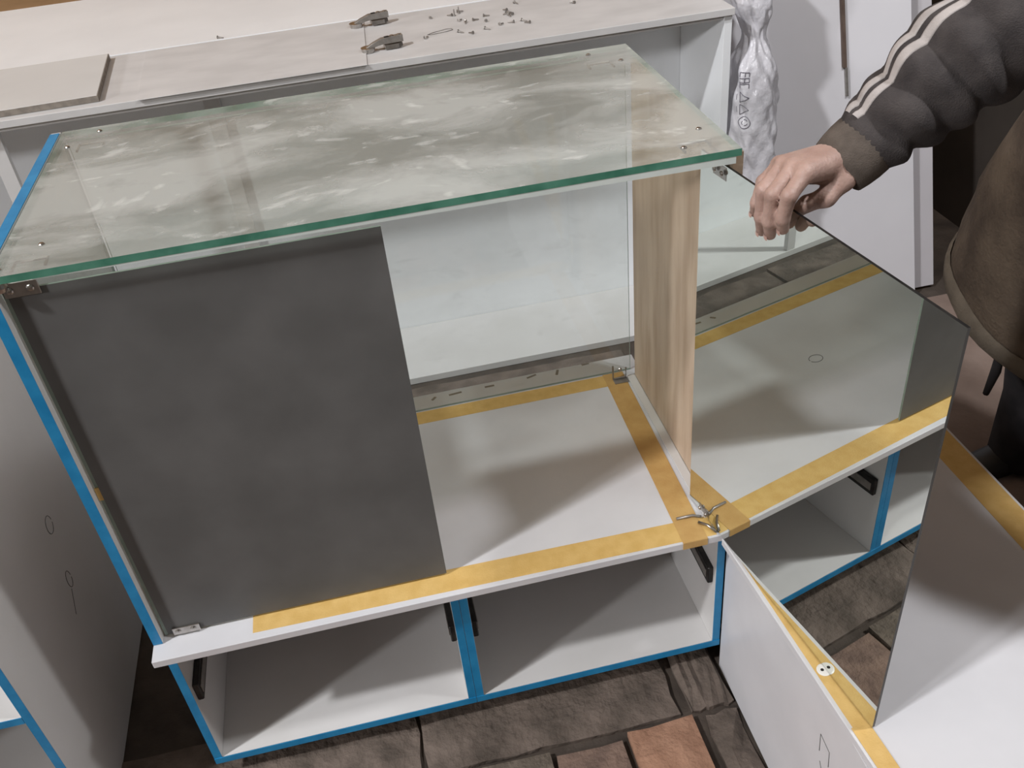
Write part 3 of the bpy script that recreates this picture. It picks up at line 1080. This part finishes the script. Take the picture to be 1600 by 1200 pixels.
def hand_sdf(P):
    d = cap(P, WR, WR + (ELB - WR) * .3, .027, .032)
    for nme, j in FING.items():
        mid = WR + (np.array(j[0]) - WR) * .12
        d = smin(d, cap(P, mid, j[0], .020, RAD[nme][0] + .0025), .012)
    d = smin(d, cap(P, WR, TH_[0], .022, TR[0] + .001), .012)
    d = smin(d, cap(P, (1.085, -.140, .738), (1.055, -.145, .741), .016, .012), .012)
    for nme, j in FING.items():
        r = RAD[nme]
        fd = cap(P, j[0], j[1], r[0], r[1])
        fd = smin(fd, cap(P, j[1], j[2], r[1], r[2]), .004)
        fd = smin(fd, cap(P, j[2], j[3], r[2], r[3]), .004)
        d = smin(d, fd, .0035)
    td = smin(cap(P, TH_[0], TH_[1], TR[0], TR[1]), cap(P, TH_[1], TH_[2], TR[1], TR[2]), .006)
    td = smin(td, cap(P, TH_[2], TH_[3], TR[2], TR[3]), .005)
    return smin(d, td, .006)


# the other hand, relaxed: (along, across, down) offsets from its wrist
W2 = np.array([1.53, -.30, .64])
A2 = np.array([-.78, .30, -.55])
A2 = A2 / np.linalg.norm(A2)
S2 = np.cross(A2, np.array([0, 0, 1.0]))
S2 = S2 / np.linalg.norm(S2)
D2 = np.cross(A2, S2)
D2 = D2 * (1 if D2[2] < 0 else -1)


def h2(a, s_, d_):
    return W2 + A2 * a + S2 * s_ + D2 * d_


def left_hand_sdf(P):
    d = cap(P, W2 - A2 * .04, W2, .029, .026)
    for (s_, l, r) in ((-.030, .064, .0088), (-.010, .074, .0098), (.010, .080, .0102), (.030, .072, .0100)):
        base = h2(.085 - abs(s_) * .15, s_, 0)
        d = smin(d, cap(P, h2(.01, s_ * .4, 0), base, .019, r + .004), .012)
        f = cap(P, base, h2(.085 + l * .5, s_ * 1.1, l * .16), r + .001, r)
        f = smin(f, cap(P, h2(.085 + l * .5, s_ * 1.1, l * .16), h2(.085 + l * .76, s_ * 1.1, l * .42), r, r - .001), .004)
        f = smin(f, cap(P, h2(.085 + l * .76, s_ * 1.1, l * .42), h2(.085 + l * .86, s_ * 1.08, l * .66), r - .001, r - .002), .004)
        d = smin(d, f, .0035)
    th = cap(P, h2(.018, .022, .004), h2(.055, .050, .016), .016, .0125)
    th = smin(th, cap(P, h2(.055, .050, .016), h2(.085, .054, .026), .0125, .0105), .005)
    th = smin(th, cap(P, h2(.085, .054, .026), h2(.105, .046, .036), .0105, .0085), .004)
    return smin(d, th, .007)


def body_sdf(P):
    hd = np.array([1.52, -.12, 1.33])
    q = (P - hd) / np.array([.095, .075, .12])
    d = (np.linalg.norm(q, axis=1) - 1) * .085
    d = smin(d, cap(P, hd + np.array([-.05, 0, -.08]), hd + np.array([-.02, 0, -.06]), .045, .06), .03)          # jaw
    d = smin(d, cap(P, hd + np.array([-.100, 0, .01]), hd + np.array([-.115, 0, -.03]), .009, .014), .012)        # nose
    for s in (-1, 1):
        d = smin(d, cap(P, hd + np.array([.005, s * .078, .02]), hd + np.array([.005, s * .08, -.025]), .012, .009), .008)  # ears
        d = np.maximum(d, -cap(P, hd + np.array([-.094, s * .03, .012]), hd + np.array([-.094, s * .034, .012]), .012, .012))
    d = np.maximum(d, -cap(P, hd + np.array([-.105, -.02, -.068]), hd + np.array([-.105, .02, -.068]), .005, .005))
    d = smin(d, cap(P, hd + np.array([.03, 0, -.06]), (1.63, -.02, 1.08), .055, .065), .03)
    d = smin(d, cap(P, (1.63, -.02, 1.08), (1.86, .17, .5), .10, .12), .06)
    d = smin(d, cap(P, (1.64, -.0, 1.04), SHO, .08, .05), .05)
    d = smin(d, cap(P, SHO, ELB, .042, .036), .03)
    d = smin(d, cap(P, ELB, WR + (ELB - WR) * .22, .036, .030), .02)
    d = smin(d, cap(P, (1.64, -.1, 1.04), (1.66, -.24, 1.0), .07, .05), .05)
    d = smin(d, cap(P, (1.66, -.24, 1.0), (1.67, -.41, .76), .042, .036), .03)
    d = smin(d, cap(P, (1.67, -.41, .76), (1.53, -.30, .64), .036, .026), .02)
    return d


man = thing('person', (1.9, .25, FZ), 'person in dark striped fleece and brown vest holding the open mirror door', 'person')
V1, F1 = surface_nets(hand_sdf, (.97, -.24, .64), (1.20, -.07, .80), .0026)
V2, F2 = surface_nets(body_sdf, (1.12, -.50, .36), (2.02, .36, 1.50), .0115)
V3, F3 = surface_nets(left_hand_sdf, tuple(W2 + np.array([-.19, -.11, -.17])), tuple(W2 + np.array([.07, .15, .08])), .0035)
n1 = len(V1)
n2 = n1 + len(V2)
body = mesh('body', list(map(tuple, V1)) + list(map(tuple, V2)) + list(map(tuple, V3)), F1 + [tuple(i + n1 for i in q) for q in F2] + [tuple(i + n2 for i in q) for q in F3], M['skin'], man, smooth=True)


def nail(tip, prev, out, r):
    tip, prev, out = Vector(tip), Vector(prev), Vector(out)
    ax = (tip - prev).normalized()
    out = (out - ax * out.dot(ax)).normalized()
    sd = ax.cross(out)
    v_, f_ = [], []
    for i in range(4):
        for j in range(5):
            a = (j - 2) * .32
            v_.append(tuple(tip + ax * (-.006 + .0035 * i - (.0012 if i == 3 and j in (0, 4) else 0)) + out * (r * math.cos(a) + .0006) + sd * (r * math.sin(a))))
    for i in range(3):
        for j in range(4):
            f_.append((i * 5 + j, i * 5 + j + 1, (i + 1) * 5 + j + 1, (i + 1) * 5 + j))
    return mesh('fingernail', v_, f_, M['nail'], body, smooth=True)


for nme, j in FING.items():
    nail(j[3], j[2], tuple(mn), RAD[nme][3] + .0004)


def spline(pts, n):
    pts = [Vector(p) for p in pts]
    P_ = [pts[0] * 2 - pts[1]] + pts + [pts[-1] * 2 - pts[-2]]
    out = []
    for i in range(1, len(P_) - 2):
        for k in range(n):
            t = k / n
            a, b, c, d = P_[i - 1], P_[i], P_[i + 1], P_[i + 2]
            out.append(.5 * ((2 * b) + (c - a) * t + (2 * a - 5 * b + 4 * c - d) * t * t + (3 * b - a - 3 * c + d) * t ** 3))
    out.append(pts[-1])
    return out


wrv, ebv, shv = Vector(WR), Vector(ELB), Vector(SHO)
axis_pts = spline([wrv + (ebv - wrv) * .06, wrv + (ebv - wrv) * .5, ebv, ebv + (shv - ebv) * .5 + Vector((0, 0, .01)), shv], 24)
NS = len(axis_pts)


def sleeve_pt(i, a, off=0.0):
    p = axis_pts[i]
    t = (axis_pts[min(i + 1, NS - 1)] - axis_pts[max(i - 1, 0)]).normalized()
    # reference: direction up and towards the camera-left of the arm
    r1 = Vector((-.35, .2, 1))
    r1 = (r1 - t * r1.dot(t)).normalized()
    r2 = t.cross(r1)
    s = i / (NS - 1)
    r = .043 + .030 * min(1, s / .32) + .012 * max(0, s - .32)
    env = min(1, s / .06)
    # gathered folds that run round the arm, deepest underneath
    ph = s * 62 + 2.6 * math.sin(a * 1.0 + .6) + .9 * math.sin(a * 2 + s * 9)
    fold = (abs(math.sin(ph * .5)) - .55) * .0125 * (0.6 + .4 * math.sin(a)) + .003 * math.sin(a * 3 + s * 31)
    r += fold * env + off
    return p + r1 * (r * math.cos(a)) + r2 * (r * math.sin(a))


SA = 48
v = [tuple(sleeve_pt(i, 2 * math.pi * k / SA)) for i in range(NS) for k in range(SA)]
f = [(i * SA + k, i * SA + (k + 1) % SA, (i + 1) * SA + (k + 1) % SA, (i + 1) * SA + k) for i in range(NS - 1) for k in range(SA)]
f.append(tuple(reversed(range(SA))))
f.append(tuple(range((NS - 1) * SA, NS * SA)))
slv = mesh('sleeve', v, f, M['sleeve'], man, smooth=True)
slv['label'] = 'dark grey fleece sleeve with two pale stripes'


def stripe(a0, a1):
    n = 6
    v_, f_ = [], []
    i0 = 3
    for i in range(i0, NS - 1):
        for lay in (.0016, -.002):
            for k in range(n + 1):
                v_.append(tuple(sleeve_pt(i, a0 + (a1 - a0) * k / n, lay)))
    row = 2 * (n + 1)
    for i in range(NS - 2 - i0):
        b0, b1 = i * row, (i + 1) * row
        for k in range(n):
            f_.append((b0 + k, b0 + k + 1, b1 + k + 1, b1 + k))
        f_.append((b0, b1, b1 + n + 1, b0 + n + 1))
        f_.append((b0 + n, b0 + 2 * n + 1, b1 + 2 * n + 1, b1 + n))
    return mesh('stripe', v_, f_, M['stripe'], slv, smooth=True)


STR0 = -0.10
stripe(STR0, STR0 + .20)
stripe(STR0 + .36, STR0 + .56)
# ribbed cuff
t0 = (ebv - wrv).normalized()
cv, cf = [], []
r1 = Vector((-.35, .2, 1))
r1 = (r1 - t0 * r1.dot(t0)).normalized()
r2 = t0.cross(r1)
prof = [(-.016, .033), (-.020, .037), (-.018, .040), (-.005, .0425), (.010, .044), (.024, .044), (.034, .040)]
CS = 60
for h, r in prof:
    for k in range(CS):
        a = 2 * math.pi * k / CS
        rr = r + (.0008 if k % 2 else 0)
        cv.append(tuple(wrv + t0 * h + r1 * (rr * math.cos(a)) + r2 * (rr * math.sin(a))))
for i in range(len(prof) - 1):
    for k in range(CS):
        cf.append((i * CS + k, i * CS + (k + 1) % CS, (i + 1) * CS + (k + 1) % CS, (i + 1) * CS + k))
mesh('cuff', cv, cf, M['cuff'], slv, smooth=True)


def loft(name, rings, mt, parent, nseg=48, caps=True, wob=0.0, smooth=True):
    """rings: (center, rx, ry, tilt vector added * direction)"""
    v_, f_ = [], []
    for j, (c, rx, ry, tz) in enumerate(rings):
        for k in range(nseg):
            a = 2 * math.pi * k / nseg
            wv = 1 + wob * (math.sin(5 * a + j * .7) + .6 * math.sin(8 * a - j * .5 + 1))
            dx, dy = rx * math.cos(a) * wv, ry * math.sin(a) * wv
            v_.append((c[0] + dx, c[1] + dy, c[2] + tz[0] * dx + tz[1] * dy))
    for j in range(len(rings) - 1):
        for k in range(nseg):
            f_.append((j * nseg + k, j * nseg + (k + 1) % nseg, (j + 1) * nseg + (k + 1) % nseg, (j + 1) * nseg + k))
    if caps:
        f_.append(tuple(reversed(range(nseg))))
        f_.append(tuple(range((len(rings) - 1) * nseg, len(rings) * nseg)))
    return mesh(name, v_, f_, mt, parent, smooth=smooth)


def interp(rings, n):
    out = []
    for i in range(len(rings) - 1):
        for k in range(n):
            t = k / n
            t = t * t * (3 - 2 * t) if False else t
            A, B = rings[i], rings[i + 1]
            out.append((tuple(A[0][q] * (1 - t) + B[0][q] * t for q in range(3)), A[1] * (1 - t) + B[1] * t, A[2] * (1 - t) + B[2] * t,
                        tuple(A[3][q] * (1 - t) + B[3][q] * t for q in range(2))))
    out.append(rings[-1])
    return out


hem = ((1.87, .20, .185), .235, .265, (.10, .26))
vr = interp([hem, ((1.865, .195, .26), .235, .265, (.08, .22)), ((1.855, .175, .40), .222, .25, (.05, .12)), ((1.82, .09, .62), .175, .225, (0, 0)),
             ((1.75, .01, .84), .155, .24, (-.1, 0)), ((1.68, -.03, .99), .13, .23, (-.2, 0)), ((1.645, -.03, 1.08), .07, .11, (-.2, 0))], 5)
vest = loft('vest', vr, M['vest'], man, wob=.012)
vest['label'] = 'brown suede vest hanging open at the hem'
loft('hem_band', [((1.87, .20, .178), .239, .269, (.10, .26)), ((1.87, .20, .188), .246, .276, (.10, .26)), ((1.869, .199, .216), .245, .275, (.10, .25)), ((1.869, .199, .222), .238, .268, (.10, .25))],
     M['vest_band'], vest, caps=False, wob=.012)
tube('hem_tab', [(1.655, .13, .16), (1.66, .135, .10), (1.655, .14, .04)], [.008, .010, .006], M['trouser'], vest, seg=6)
# unseen second sleeve (for shade), trousers, boots, hair
tube('sleeve', spline([(1.66, -.20, 1.01), (1.67, -.33, .89), (1.67, -.41, .76), (1.61, -.365, .705), (1.54, -.305, .65)], 6), .072, M['sleeve'], man, seg=16)  # unseen arm, bent forward and thickened to shade the return board
tr = thing  # noqa
tv = []
for (hy, ky, fx) in ((.07, .09, 1.90), (.30, .36, 1.99)):
    rings = interp([((1.90, hy + .04, .42), .10, .10, (0, 0)), ((fx - .01, hy, .2), .095, .095, (0, 0)), ((fx - .03, ky, .03), .078, .078, (0, 0)), ((fx, ky, -.20), .070, .070, (0, 0)), ((fx, ky, -.40), .072, .072, (0, 0))], 4)
    loft('trouser_leg', rings, M['trouser'], man, nseg=20, wob=.015)
    bx = [(fx - .15, ky), (fx - .10, ky), (fx - .02, ky), (fx + .06, ky), (fx + .09, ky)]
    hs_, ws_ = (.035, .06, .095, .10, .07), (.035, .048, .045, .045, .036)
    v_, f_ = [], []
    for (b_, h_, w_) in zip(bx, hs_, ws_):
        for k in range(12):
            a = 2 * math.pi * k / 12
            v_.append((b_[0], b_[1] + w_ * math.cos(a), FZ - .018 + h_ * .5 + h_ * .5 * math.sin(a)))
    for j in range(4):
        for k in range(12):
            f_.append((j * 12 + k, j * 12 + (k + 1) % 12, (j + 1) * 12 + (k + 1) % 12, (j + 1) * 12 + k))
    f_ += [tuple(reversed(range(12))), tuple(range(48, 60))]
    mesh('boot', v_, f_, M['boot'], man, smooth=True)


def hair_sdf(P):
    hd = np.array([1.52, -.12, 1.33])
    q = (P - hd - np.array([.012, 0, .012])) / np.array([.100, .083, .122])
    d = (np.linalg.norm(q, axis=1) - 1) * .09
    return np.maximum(d, np.maximum(hd[0] - .05 - P[:, 0] + np.maximum(0, (hd[2] + .05 - P[:, 2])) * .9, hd[2] - .05 - P[:, 2]))


VH, FH = surface_nets(hair_sdf, (1.38, -.24, 1.20), (1.68, 0.0, 1.50), .009)
mesh('hair', list(map(tuple, VH)), FH, M['hair'], man, smooth=True)


def jacket_sdf(P):
    d = cap(P, (1.64, -.03, 1.06), (1.74, .03, .86), .118, .13)
    d = smin(d, cap(P, (1.64, 0, 1.045), SHO, .095, .078), .05)
    d = smin(d, cap(P, (1.64, -.08, 1.045), (1.66, -.235, 1.005), .095, .074), .05)
    return np.maximum(d, P[:, 2] - 1.135)


VJ, FJ = surface_nets(jacket_sdf, (1.44, -.36, .70), (1.92, .26, 1.17), .012)
mesh('jacket_yoke', list(map(tuple, VJ)), FJ, M['sleeve'], man, smooth=True)
